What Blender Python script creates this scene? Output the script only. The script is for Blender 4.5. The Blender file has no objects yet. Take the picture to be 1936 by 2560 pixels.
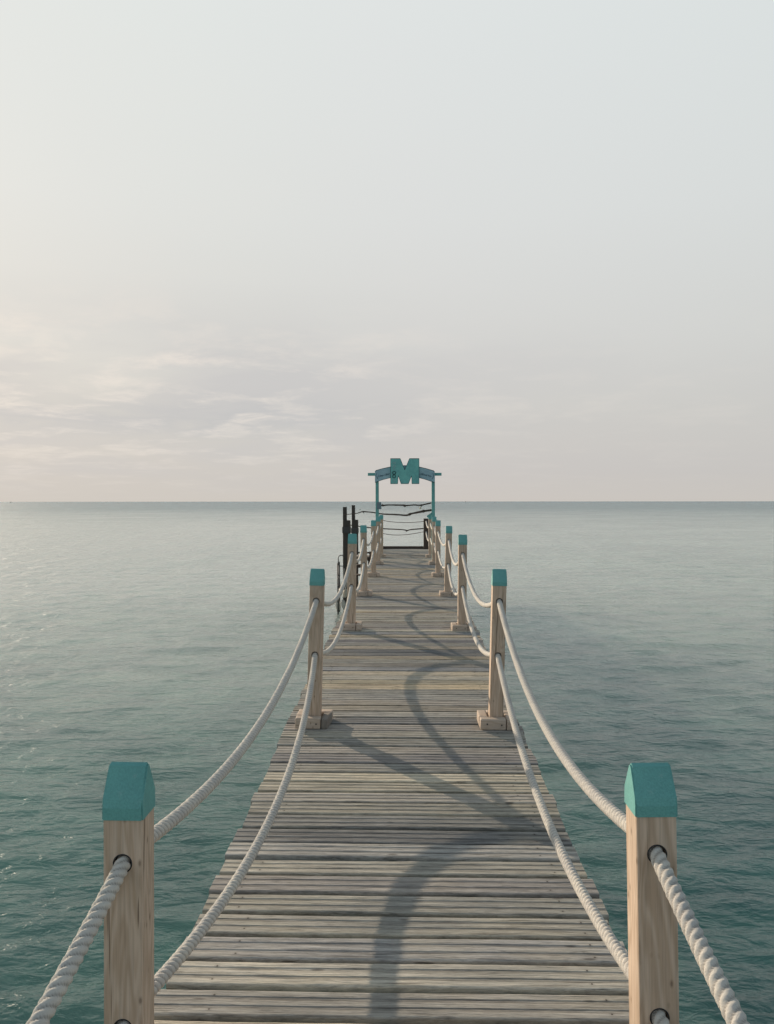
import bpy, bmesh, math, random
import numpy as np
from mathutils import Vector, Matrix, noise

# ------------------------------------------------------------------ camera, world, sun, exposure
S = bpy.context.scene
CZ = 2.9                       # eye height above the water
cam_d = bpy.data.cameras.new('camera')
cam = bpy.data.objects.new('camera', cam_d)
S.collection.objects.link(cam)
cam_d.sensor_fit = 'VERTICAL'; cam_d.sensor_height = 24; cam_d.sensor_width = 24
cam_d.lens = 24 * 1930 / 2560
cam_d.clip_start = 0.05; cam_d.clip_end = 40000
cam.location = (0, 0, CZ)
cam.rotation_euler = (math.radians(90 - 0.79), math.radians(0.04), math.radians(1.424))
S.camera = cam

SUN_AZ, SUN_EL = 38.0, 15.1    # degrees left of the pier's direction / above the horizon
sun_vec = Vector((-math.sin(math.radians(SUN_AZ)) * math.cos(math.radians(SUN_EL)),
                  math.cos(math.radians(SUN_AZ)) * math.cos(math.radians(SUN_EL)),
                  math.sin(math.radians(SUN_EL))))

W = bpy.data.worlds.new('World'); S.world = W; W.use_nodes = True
def build_world():
    nt = W.node_tree; N = nt.nodes; L = nt.links; N.clear()
    out = N.new('ShaderNodeOutputWorld'); bg = N.new('ShaderNodeBackground')
    L.new(bg.outputs[0], out.inputs[0])
    tc = N.new('ShaderNodeTexCoord')
    sep = N.new('ShaderNodeSeparateXYZ'); L.new(tc.outputs['Generated'], sep.inputs[0])
    def math_(op, a, b=None, clamp=False):
        n = N.new('ShaderNodeMath'); n.operation = op; n.use_clamp = clamp
        for i, v in enumerate((a, b)):
            if v is None: continue
            if isinstance(v, (int, float)): n.inputs[i].default_value = v
            else: L.new(v, n.inputs[i])
        return n.outputs[0]
    def ramp(fac, stops):
        n = N.new('ShaderNodeValToRGB'); L.new(fac, n.inputs[0]); e = n.color_ramp.elements
        while len(e) < len(stops): e.new(0.5)
        for k, (p, c) in enumerate(stops):
            e[k].position = p; e[k].color = (*c, 1) if len(c) == 3 else c
        return n.outputs[0]
    def mix(mode, fac, a, b):
        n = N.new('ShaderNodeMix'); n.data_type = 'RGBA'; n.blend_type = mode
        if isinstance(fac, (int, float)): n.inputs[0].default_value = fac
        else: L.new(fac, n.inputs[0])
        for i, v in ((6, a), (7, b)):
            if isinstance(v, tuple): n.inputs[i].default_value = (*v, 1)
            else: L.new(v, n.inputs[i])
        return n.outputs[2]
    x, y, z = sep.outputs[0], sep.outputs[1], sep.outputs[2]
    # height gradient of the milky overcast
    g = ramp(z, [(0.0, (.600, .560, .520)), (.035, (.590, .560, .535)), (.11, (.615, .598, .572)), (.20, (.660, .655, .635)),
                 (.34, (.705, .718, .708)), (.54, (.735, .765, .760)), (.66, (.50, .56, .60)), (.78, (.22, .28, .34)), (1.0, (.11, .16, .21))])
    # cooler and slightly duller to the right of the pier, warmer to the left
    az = N.new('ShaderNodeVectorMath'); az.operation = 'DOT_PRODUCT'
    L.new(tc.outputs['Generated'], az.inputs[0]); az.inputs[1].default_value = (math.cos(.45), -math.sin(.45), 0)
    r = math_('MULTIPLY_ADD', az.outputs['Value'], .5); r.node.inputs[2].default_value = .5
    tint = ramp(r, [(.0, (1.01, 1.02, 1.01)), (.2, (1.0, 1.01, 1.0)), (.3, (1.0, 1.0, 1.0)), (.52, (.965, .985, .99)), (.72, (.90, .94, .96)), (1.0, (.72, .76, .80))])
    g = mix('MULTIPLY', 1.0, g, tint)
    # sky behind the viewer is duller
    back = ramp(math_('MULTIPLY_ADD', y, .5), [(.0, (.80, .88, .96)), (.45, (.84, .90, .96)), (.72, (1, 1, 1))])
    back.node.inputs[0].links[0].from_node.inputs[2].default_value = .5
    g = mix('MULTIPLY', 1.0, g, back)
    # thin cloud sheets : direction projected on a high plane
    zz = math_('ADD', z, .09)
    comb = N.new('ShaderNodeCombineXYZ')
    L.new(math_('DIVIDE', x, zz), comb.inputs[0]); L.new(math_('DIVIDE', y, zz), comb.inputs[1])
    def nz(scale, detail, rough, dist, off=(0, 0, 0), sx=(1, 1, 1)):
        mp = N.new('ShaderNodeMapping'); mp.inputs['Scale'].default_value = sx; mp.inputs['Location'].default_value = off
        L.new(comb.outputs[0], mp.inputs[0])
        n = N.new('ShaderNodeTexNoise'); L.new(mp.outputs[0], n.inputs[0])
        n.inputs['Scale'].default_value = scale; n.inputs['Detail'].default_value = detail
        n.inputs['Roughness'].default_value = rough; n.inputs['Distortion'].default_value = dist
        return n.outputs[0]
    low = nz(.55, 5, .5, .4, (3.1, 1.4, 0), (1, 1, 1))
    fine = nz(1.5, 7, .58, .2, (7.3, 2.2, 0), (1, 1, 1))
    band = ramp(z, [(.0, (.0, .0, .0)), (.05, (.5, .5, .5)), (.10, (1, 1, 1)), (.18, (1, 1, 1)), (.225, (.35, .35, .35)), (.27, (.08, .08, .08)), (.6, (.03, .03, .03))])
    lft = ramp(r, [(.12, (1, 1, 1)), (.22, (.85, .85, .85)), (.30, (.40, .40, .40)), (.42, (.16, .16, .16))])
    m = mix('MULTIPLY', 1.0, band, lft)
    dark = mix('MULTIPLY', 1.0, ramp(low, [(.40, (0, 0, 0)), (.60, (1, 1, 1))]), m)
    g = mix('MIX', mix('MULTIPLY', 1.0, dark, (.80, .80, .80)), g, (.540, .540, .550))
    # a low grey streak of cloud to the left
    zs = math_('SUBTRACT', z, math_('MULTIPLY_ADD', low, .05)); zs.node.inputs[1].links[0].from_node.inputs[2].default_value = .078
    st = math_('MULTIPLY', math_('POWER', math_('DIVIDE', zs, .020), 2.0), -1.0)
    st = math_('EXPONENT', st)
    lf2 = ramp(r, [(.10, (.9, .9, .9)), (.18, (1, 1, 1)), (.23, (.45, .45, .45)), (.33, (.2, .2, .2)), (.42, (0, 0, 0))])
    wsp = ramp(fine, [(.34, (.25, .25, .25)), (.56, (1, 1, 1))])
    sk = mix('MULTIPLY', 1.0, mix('MULTIPLY', 1.0, lf2, wsp), st)
    g = mix('MIX', mix('MULTIPLY', 1.0, sk, (1.0, 1.0, 1.0)), g, (.510, .520, .530))
    puff = nz(3.4, 10, .64, .7, (1.3, 5.2, 0), (1, 1, 1))
    lite = mix('MULTIPLY', 1.0, ramp(fine, [(.49, (0, 0, 0)), (.60, (.8, .8, .8)), (.72, (1, 1, 1))]), m)
    lite = mix('MULTIPLY', 1.0, lite, ramp(puff, [(.38, (.25, .25, .25)), (.56, (1, 1, 1))]))
    g = mix('MIX', mix('MULTIPLY', 1.0, lite, (.80, .80, .80)), g, (.790, .735, .675))
    # glow of the veiled sun, left of the frame
    dt = N.new('ShaderNodeVectorMath'); dt.operation = 'DOT_PRODUCT'
    L.new(tc.outputs['Generated'], dt.inputs[0]); dt.inputs[1].default_value = sun_vec
    gl = math_('POWER', math_('MAXIMUM', dt.outputs['Value'], 0.0), 9)
    g = mix('ADD', gl, g, (.050, .030, .015))
    # a share of clear daylight sky
    sky = N.new('ShaderNodeTexSky'); sky.sky_type = 'NISHITA'; sky.sun_disc = False
    sky.sun_elevation = math.radians(SUN_EL); sky.sun_rotation = math.radians(-SUN_AZ); sky.dust_density = 4
    g = mix('ADD', .0012, g, sky.outputs[0])
    # below the horizon
    L.new(g, bg.inputs[0]); bg.inputs[1].default_value = 1.0
build_world()

sun_d = bpy.data.lights.new('sun', 'SUN'); sun = bpy.data.objects.new('sun', sun_d); S.collection.objects.link(sun)
sun_d.energy = 5.0; sun_d.angle = math.radians(0.6); sun_d.color = (1.0, .83, .64)
sun.rotation_euler = sun_vec.to_track_quat('Z', 'Y').to_euler(); sun.location = (-20, 20, 20)

S.view_settings.view_transform = 'Standard'; S.view_settings.look = 'None'
S.cycles.sample_clamp_direct = 0.85        # veiled sun: no hard sparkles on the water
S.view_settings.exposure = 0; S.view_settings.gamma = 1

# ------------------------------------------------------------------ helpers
rnd = random.Random(7)
def link(o, parent=None):
    S.collection.objects.link(o)
    if parent: o.parent = parent
    return o
def tag(o, label=None, cat=None, group=None, kind=None):
    if label: o['label'] = label
    if cat: o['category'] = cat
    if group: o['group'] = group
    if kind: o['kind'] = kind
    return o
def empty(name, loc=(0, 0, 0)):
    o = bpy.data.objects.new(name, None); o.location = loc; o.empty_display_size = .1
    return link(o)
def obj(name, bm, mat, parent=None, loc=(0, 0, 0), smooth=False):
    me = bpy.data.meshes.new(name); bmesh.ops.recalc_face_normals(bm, faces=bm.faces[:])
    bm.to_mesh(me); bm.free()
    if smooth:
        for p in me.polygons: p.use_smooth = True
    me.materials.append(mat)
    o = bpy.data.objects.new(name, me); o.location = loc
    return link(o, parent)
def box(bm, x0, x1, y0, y1, z0, z1, bevel=0, seg=2, jit=0):
    vs = [bm.verts.new((x + rnd.uniform(-jit, jit), y + rnd.uniform(-jit, jit), z + rnd.uniform(-jit, jit)))
          for x in (x0, x1) for y in (y0, y1) for z in (z0, z1)]
    fs = [(0, 1, 3, 2), (4, 6, 7, 5), (0, 4, 5, 1), (2, 3, 7, 6), (0, 2, 6, 4), (1, 5, 7, 3)]
    faces = [bm.faces.new([vs[i] for i in f]) for f in fs]
    if bevel:
        es = list({e for f in faces for e in f.edges})
        bmesh.ops.bevel(bm, geom=es, offset=bevel, segments=seg, affect='EDGES', profile=.6)
    return vs
def tube(bm, pts, rad, n=10, caps=True, prof=None):
    """swept tube; rad float or list; prof(i,k,angle)->factor"""
    pts = [Vector(p) for p in pts]
    if not isinstance(rad, (list, tuple)): rad = [rad] * len(pts)
    up = None; rings = []
    for i, p in enumerate(pts):
        t = (pts[min(i + 1, len(pts) - 1)] - pts[max(i - 1, 0)]).normalized()
        if up is None:
            up = Vector((0, 0, 1)) if abs(t.z) < .9 else Vector((1, 0, 0))
        s = t.cross(up).normalized(); up = s.cross(t).normalized()
        ring = []
        for k in range(n):
            a = 2 * math.pi * k / n
            f = prof(i, k, a) if prof else 1
            ring.append(bm.verts.new(p + (s * math.cos(a) + up * math.sin(a)) * rad[i] * f))
        rings.append(ring)
    for i in range(len(rings) - 1):
        for k in range(n):
            bm.faces.new((rings[i][k], rings[i][(k + 1) % n], rings[i + 1][(k + 1) % n], rings[i + 1][k]))
    if caps:
        bm.faces.new(rings[0][::-1]); bm.faces.new(rings[-1])
def extrude_poly(bm, pts, y0, y1, bevel=0):
    a = [bm.verts.new((x, y0, z)) for x, z in pts]; b = [bm.verts.new((x, y1, z)) for x, z in pts]
    n = len(pts)
    bm.faces.new(a); bm.faces.new(b[::-1])
    for i in range(n): bm.faces.new((a[i], b[i], b[(i + 1) % n], a[(i + 1) % n]))
    if bevel:
        es = [e for e in bm.edges if abs(e.verts[0].co.y - e.verts[1].co.y) < 1e-6]
        bmesh.ops.bevel(bm, geom=es, offset=bevel, segments=1, affect='EDGES')

# ------------------------------------------------------------------ materials
class M:
    def __init__(s, name):
        s.m = bpy.data.materials.new(name); s.m.use_nodes = True
        s.nt = s.m.node_tree; s.N = s.nt.nodes; s.L = s.nt.links
        s.b = s.N['Principled BSDF']; s.tc = s.N.new('ShaderNodeTexCoord')
    def val(s, sock, v):
        if isinstance(v, (int, float)): sock.default_value = v
        elif isinstance(v, tuple): sock.default_value = (*v, 1) if len(v) == 3 and sock.type == 'RGBA' else v
        else: s.L.new(v, sock)
    def mapped(s, scale, src='Object', loc=(0, 0, 0), rot=(0, 0, 0)):
        n = s.N.new('ShaderNodeMapping'); n.inputs['Scale'].default_value = scale
        n.inputs['Location'].default_value = loc; n.inputs['Rotation'].default_value = rot
        s.L.new(s.tc.outputs[src] if isinstance(src, str) else src, n.inputs[0]); return n.outputs[0]
    def noise(s, vec, scale=1, detail=4, rough=.5, dist=0):
        n = s.N.new('ShaderNodeTexNoise'); s.L.new(vec, n.inputs[0])
        n.inputs['Scale'].default_value = scale; n.inputs['Detail'].default_value = detail
        n.inputs['Roughness'].default_value = rough; n.inputs['Distortion'].default_value = dist
        return n.outputs[0]
    def ramp(s, fac, stops):
        n = s.N.new('ShaderNodeValToRGB'); s.L.new(fac, n.inputs[0]); e = n.color_ramp.elements
        while len(e) < len(stops): e.new(.5)
        for k, (p, c) in enumerate(stops):
            if isinstance(c, (int, float)): c = (c, c, c)
            e[k].position = p; e[k].color = (*c, 1)
        return n.outputs[0]
    def mix(s, fac, a, b, mode='MIX'):
        n = s.N.new('ShaderNodeMix'); n.data_type = 'RGBA'; n.blend_type = mode
        s.val(n.inputs[0], fac); s.val(n.inputs[6], a); s.val(n.inputs[7], b); return n.outputs[2]
    def math(s, op, a, b=0.0, c=0.0):
        n = s.N.new('ShaderNodeMath'); n.operation = op
        s.val(n.inputs[0], a); s.val(n.inputs[1], b); s.val(n.inputs[2], c); return n.outputs[0]
    def attr(s, name):
        n = s.N.new('ShaderNodeAttribute'); n.attribute_name = name; return n
    def bump(s, h, strength=.3, dist=.01, prev=None):
        n = s.N.new('ShaderNodeBump'); n.inputs['Strength'].default_value = strength
        n.inputs['Distance'].default_value = dist; s.L.new(h, n.inputs['Height'])
        if prev: s.L.new(prev, n.inputs['Normal'])
        return n.outputs[0]
    def done(s, color=None, rough=.7, normal=None, spec=None, metal=None):
        if color is not None: s.val(s.b.inputs['Base Color'], color)
        s.val(s.b.inputs['Roughness'], rough)
        if normal: s.L.new(normal, s.b.inputs['Normal'])
        if spec is not None: s.b.inputs['Specular IOR Level'].default_value = spec
        if metal is not None: s.b.inputs['Metallic'].default_value = metal
        return s.m

def mat_deck():
    m = M('weathered_plank')
    bid = m.attr('bid').outputs['Fac']; grv = m.attr('groove').outputs['Fac']
    # each plank gets its own piece of grain
    cmb = m.N.new('ShaderNodeCombineXYZ'); m.L.new(m.math('MULTIPLY', bid, 37.0), cmb.inputs[0]); m.L.new(m.math('MULTIPLY', bid, 91.0), cmb.inputs[2])
    add = m.N.new('ShaderNodeVectorMath'); m.L.new(m.tc.outputs['Object'], add.inputs[0]); m.L.new(cmb.outputs[0], add.inputs[1])
    v = add.outputs[0]
    base = m.ramp(bid, [(0, (.19, .185, .175)), (.2, (.34, .315, .265)), (.36, (.25, .228, .215)), (.52, (.40, .365, .30)),
                        (.68, (.28, .275, .270)), (.84, (.47, .375, .255)), (1, (.20, .19, .175))])
    grain = m.noise(m.mapped((5.5, 85, 30), v), 1, 7, .72, .8)
    fine = m.noise(m.mapped((26, 330, 60), v), 1, 4, .65, .3)
    blot = m.noise(m.mapped((1.4, 5, 3), v, loc=(5, 2, 1)), 1, 4, .55, .3)
    streak = m.noise(m.mapped((1.5, 34, 20), v, loc=(9, 4, 2)), 1, 6, .72, .8)
    c = m.mix(1, base, m.ramp(grain, [(.30, .36), (.44, .82), (.56, 1.06), (.72, 1.28)]), 'MULTIPLY')
    c = m.mix(1, c, m.ramp(streak, [(.30, .45), (.45, .92), (.60, 1.08), (.75, 1.22)]), 'MULTIPLY')
    c = m.mix(1, c, m.ramp(fine, [(.3, .74), (.55, 1.05)]), 'MULTIPLY')
    c = m.mix(1, c, m.ramp(blot, [(.3, (.72, .74, .76)), (.5, (1, 1, 1)), (.72, (1.16, 1.12, 1.02))]), 'MULTIPLY')
    gv = m.math('MULTIPLY', grv, m.math('MULTIPLY_ADD', m.noise(m.mapped((2.2, 9, 3), v, loc=(2, 7, 0)), 1, 3, .6), 1.9, -.05)); gv.node.use_clamp = True
    c = m.mix(gv, c, m.mix(1, c, (.64, .63, .63), 'MULTIPLY'))
    chk = m.noise(m.mapped((3.0, 150, 40), v, loc=(4, 8, 1)), 1, 3, .55, .5)
    c = m.mix(m.ramp(chk, [(.64, 0.0), (.68, .8)]), c, (.05, .045, .04))
    c = m.mix(1, c, (1.38, 1.40, 1.42), 'MULTIPLY')
    c = m.mix(1, c, m.ramp(m.math('FRACT', m.math('MULTIPLY', bid, 53.7)), [(0, (.66, .68, .72)), (.3, (.88, .88, .88)), (.7, (1.08, 1.06, 1.02)), (.92, (1.20, 1.15, 1.04)), (1, (1.32, 1.20, .98))]), 'MULTIPLY')
    # nail heads, two per beam on every plank
    sx = m.N.new('ShaderNodeSeparateXYZ'); m.L.new(m.tc.outputs['Object'], sx.inputs[0])
    off = m.math('MULTIPLY_ADD', m.math('FRACT', m.math('MULTIPLY', bid, 17.3)), .10, -.05)
    dx = m.math('MINIMUM', m.math('ABSOLUTE', m.math('ADD', sx.outputs[0], m.math('ADD', off, .70))),
                m.math('ABSOLUTE', m.math('ADD', sx.outputs[0], m.math('ADD', off, -.68))))
    dy = m.math('ABSOLUTE', m.math('SUBTRACT', m.math('ABSOLUTE', m.attr('across').outputs['Fac']), .038))
    nd = m.math('SQRT', m.math('ADD', m.math('MULTIPLY', dx, dx), m.math('MULTIPLY', dy, dy)))
    c = m.mix(m.ramp(m.math('MULTIPLY', nd, 50.0), [(.0, 1.0), (.16, .9), (.24, .22), (.7, .0)]), c, (.045, .032, .025))
    # knots
    vo = m.N.new('ShaderNodeTexVoronoi'); m.L.new(m.mapped((3.1, 11, 2), v), vo.inputs[0]); vo.inputs['Scale'].default_value = 1.0
    kn = m.ramp(vo.outputs['Distance'], [(.0, 1.0), (.055, .85), (.10, .0)])
    c = m.mix(m.mix(1, kn, (.75, .75, .75), 'MULTIPLY'), c, (.055, .045, .038))
    b1 = m.bump(grain, .8, .006); b2 = m.bump(fine, .5, .002, b1)
    return m.done(c, m.ramp(grain, [(.3, .85), (.7, .62)]), b2, spec=.3)

def mat_pine(name, tint=(1, 1, 1), axis='Z'):
    m = M(name)
    oi = m.N.new('ShaderNodeObjectInfo')
    cmb = m.N.new('ShaderNodeCombineXYZ')
    for i, k in enumerate((3.7, 5.3, 7.9)): m.L.new(m.math('MULTIPLY', oi.outputs['Random'], k), cmb.inputs[i])
    add = m.N.new('ShaderNodeVectorMath'); m.L.new(m.tc.outputs['Object'], add.inputs[0]); m.L.new(cmb.outputs[0], add.inputs[1])
    v = add.outputs[0]
    sc = {'Z': (8, 8, 1.1), 'X': (1.1, 8, 8), 'Y': (8, 1.1, 8)}[axis]
    fs = {'Z': (160, 160, 5), 'X': (5, 160, 160), 'Y': (160, 5, 160)}[axis]
    warp = m.noise(m.mapped(sc, v), .9, 3, .5, .6)
    rings = m.N.new('ShaderNodeMath'); rings.operation = 'SINE'; m.L.new(m.math('MULTIPLY', warp, 95.0), rings.inputs[0])
    ring = m.math('MULTIPLY_ADD', rings.outputs[0], .5, .5)
    fine = m.noise(m.mapped(fs, v), 1, 3, .6)
    blot = m.noise(m.mapped((4, 4, 1.5), v), 1.2, 3, .5)
    t = tint
    c = m.mix(m.math('MULTIPLY', ring, m.ramp(blot, [(.35, .5), (.6, 1.0)])), (.57 * t[0], .445 * t[1], .335 * t[2]), (.46 * t[0], .340 * t[1], .240 * t[2]))
    c = m.mix(1, c, m.ramp(fine, [(.3, .82), (.6, 1.06)]), 'MULTIPLY')
    c = m.mix(1, c, m.ramp(blot, [(.3, (.82, .82, .82)), (.6, (1.06, 1.06, 1.08))]), 'MULTIPLY')
    crack = m.noise(m.mapped((60, 60, 2.0) if axis == 'Z' else (2.0, 60, 60), v, loc=(1, 2, 3)), 1, 2, .5, .3)
    c = m.mix(m.ramp(crack, [(.66, 0.0), (.70, .75)]), c, (.13, .09, .06))
    vo = m.N.new('ShaderNodeTexVoronoi'); m.L.new(m.mapped((5.5, 5.5, 2.6), v), vo.inputs[0])
    kn = m.ramp(vo.outputs['Distance'], [(.0, 1.0), (.07, .9), (.10, .45), (.19, .0)])
    c = m.mix(m.mix(1, kn, (.6, .6, .6), 'MULTIPLY'), c, (.085, .05, .03))
    return m.done(c, .68, m.bump(fine, .35, .0015), spec=.3)

def mat_paint(name, col, var=.12, chip=True):
    m = M(name)
    v = m.tc.outputs['Object']
    n = m.noise(v, 14, 4, .6); f = m.noise(v, 220, 3, .6)
    c = m.mix(n, tuple(k * (1 - var) for k in col), tuple(k * (1 + var) for k in col))
    c = m.mix(1, c, m.ramp(f, [(.3, .86), (.65, 1.08)]), 'MULTIPLY')
    w = m.noise(v, 32, 6, .7, .4); big = m.noise(v, 5, 3, .5)
    c = m.mix(1, c, m.ramp(big, [(.35, (.90, .90, .92)), (.62, (1.12, 1.10, 1.08))]), 'MULTIPLY')
    c = m.mix(m.ramp(w, [(.60, 0.0), (.72, .45)]), c, tuple(min(1, k * .7 + .22) for k in col))
    return m.done(c, .6, m.bump(w, .35, .004, m.bump(f, .25, .002)), spec=.3)

def mat_rope():
    m = M('rope_fibre'); v = m.tc.outputs['Object']
    g = m.attr('valley').outputs['Fac']
    n = m.noise(v, 420, 3, .7); w = m.noise(v, 6, 3, .5)
    c = m.mix(n, (.54, .515, .465), (.75, .715, .65))
    c = m.mix(1, c, m.ramp(w, [(.3, (.88, .88, .90)), (.6, (1.03, 1.02, 1.0))]), 'MULTIPLY')
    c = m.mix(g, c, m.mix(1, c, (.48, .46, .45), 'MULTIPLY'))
    return m.done(c, .95, m.bump(n, .7, .004), spec=.1)

def mat_simple(name, col, rough=.7, metal=0, scale=30, var=.25, bump=.3):
    m = M(name); n = m.noise(m.tc.outputs['Object'], scale, 5, .6)
    c = m.mix(n, tuple(k * (1 - var) for k in col), tuple(k * (1 + var) for k in col))
    return m.done(c, rough, m.bump(n, bump, .004), metal=metal)

def mat_water():
    m = M('sea_water'); v = m.tc.outputs['Object']
    big = m.noise(m.mapped((.10, .16, 1), v), 1, 4, .55, .4)
    mid = m.noise(m.mapped((.7, 1.1, 1), v, loc=(3, 9, 0)), 1, 4, .6, .6)
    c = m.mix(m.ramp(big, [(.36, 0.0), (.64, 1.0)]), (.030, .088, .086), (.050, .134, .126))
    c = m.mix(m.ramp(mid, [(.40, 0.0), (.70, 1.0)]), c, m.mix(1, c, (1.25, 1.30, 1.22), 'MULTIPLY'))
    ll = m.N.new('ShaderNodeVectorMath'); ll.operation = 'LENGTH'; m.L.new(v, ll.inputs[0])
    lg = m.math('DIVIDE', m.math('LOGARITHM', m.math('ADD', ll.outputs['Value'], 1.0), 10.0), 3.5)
    # sheen painted in by distance: teal near, silvery pale midway, blue grey far
    dist_sheen = m.ramp(lg, [(.18, (.33, .31, .31)), (.26, (.46, .40, .39)), (.34, (1.1, .62, .60)), (.46, (1.3, .74, .70)), (.58, (1.2, .66, .66)), (.72, (.66, .46, .52)), (.95, (.40, .36, .46))])
    c = m.mix(1, m.mix(1, c, dist_sheen, 'MULTIPLY'), (3.4, 3.1, 3.1), 'MULTIPLY')
    # silver sun and sky sheen painted into the colour, strongest left of the pier
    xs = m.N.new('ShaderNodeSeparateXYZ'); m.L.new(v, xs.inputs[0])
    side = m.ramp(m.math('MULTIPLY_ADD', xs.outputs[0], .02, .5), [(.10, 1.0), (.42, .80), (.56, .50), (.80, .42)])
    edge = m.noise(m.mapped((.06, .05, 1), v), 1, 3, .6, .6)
    silver_sheen = m.ramp(m.math('ADD', lg, m.math('MULTIPLY_ADD', edge, .12, -.06)), [(.28, 0.0), (.36, .5), (.42, 1.0), (.54, 1.0), (.63, .35), (.70, .0)])
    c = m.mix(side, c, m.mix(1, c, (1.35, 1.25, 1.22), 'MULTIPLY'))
    c = m.mix(m.mix(1, silver_sheen, side, 'MULTIPLY'), c, (.58, .62, .57))
    r1 = m.noise(m.mapped((1.7, 3.6, 1), v, rot=(0, 0, .25)), 1, 3, .55, .5)
    r2 = m.noise(m.mapped((6.0, 12.0, 1), v, rot=(0, 0, -.2)), 1, 3, .6, .4)
    f0 = m.ramp(lg, [(.22, 0.0), (.38, .5), (.55, 1.0)])
    r0 = m.noise(m.mapped((1.3, .75, 1), v, rot=(0, 0, .1)), 1, 3, .6, .3)
    r00 = m.noise(m.mapped((.42, .16, 1), v, rot=(0, 0, -.1)), 1, 4, .65, .3)
    b = m.bump(m.mix(1, r0, f0, 'MULTIPLY'), .9, .24)
    b = m.bump(m.mix(1, r00, f0, 'MULTIPLY'), .9, .42, b)
    b = m.bump(r1, .62, .10, b); b = m.bump(r2, .9, .026, b)
    m.b.subsurface_method = 'BURLEY'
    m.b.inputs['Subsurface Weight'].default_value = .8; m.b.inputs['Subsurface Radius'].default_value = (7.0, 9.0, 9.0); m.b.inputs['Subsurface Scale'].default_value = 1.0
    m.b.inputs['IOR'].default_value = 1.333
    ln = m.N.new('ShaderNodeVectorMath'); ln.operation = 'LENGTH'; m.L.new(v, ln.inputs[0])
    far = m.ramp(m.math('DIVIDE', ln.outputs['Value'], 600.0), [(0.0, .09), (.012, .09), (.03, .13), (.06, .16), (.2, .20), (.6, .27)])   # unresolved ripples far out
    return m.done(c, far, b)

DECK = mat_deck(); PINE = mat_pine('pine_timber'); BLOCK = mat_pine('foot_block_timber', (.95, 1.0, 1.06), 'X')
OLDBLOCK = mat_simple('weathered_grey_timber', (.20, .175, .15), .85, 0, 18, .35)
TEAL = mat_paint('teal_paint', (.130, .360, .338)); SIGNTEAL = mat_paint('sign_teal', (.150, .43, .41), .22)
PALE = mat_paint('pale_blue_board', (.30, .46, .52), .15)
ROPE = mat_rope(); RUBBER = mat_simple('black_rubber', (.018, .018, .02), .6)
DARKWOOD = mat_simple('dark_tarred_timber', (.045, .038, .032), .8, 0, 12, .4)
BRANCH = mat_simple('branch_bark', (.060, .048, .038), .9, 0, 40, .4)
BROWNPOST = mat_simple('brown_stained_timber', (.060, .042, .032), .75, 0, 14, .35)
STRINGER = mat_simple('under_deck_timber', (.085, .075, .062), .85, 0, 8, .35)
STEEL = mat_simple('galvanised_steel', (.30, .30, .29), .42, .8, 30, .2)
DSTEEL = mat_simple('dark_steel', (.06, .06, .06), .5, .6, 30, .3)
FENDER = mat_simple('chalky_vinyl', (.50, .48, .42), .6, 0, 25, .25)
INK = mat_simple('dark_teal_ink', (.012, .055, .060), .6)
PALEINK = mat_simple('pale_lettering', (.22, .42, .42), .6)
GREYINK = mat_simple('grey_blue_lettering', (.07, .13, .17), .6)
GREYPLATE = mat_simple('grey_plate', (.13, .19, .22), .55)
YELLOW = mat_simple('buoy_yellow', (.60, .50, .26), .5)
WHITE = mat_simple('hull_white', (.7, .7, .68), .4)
WATER = mat_water()

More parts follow.
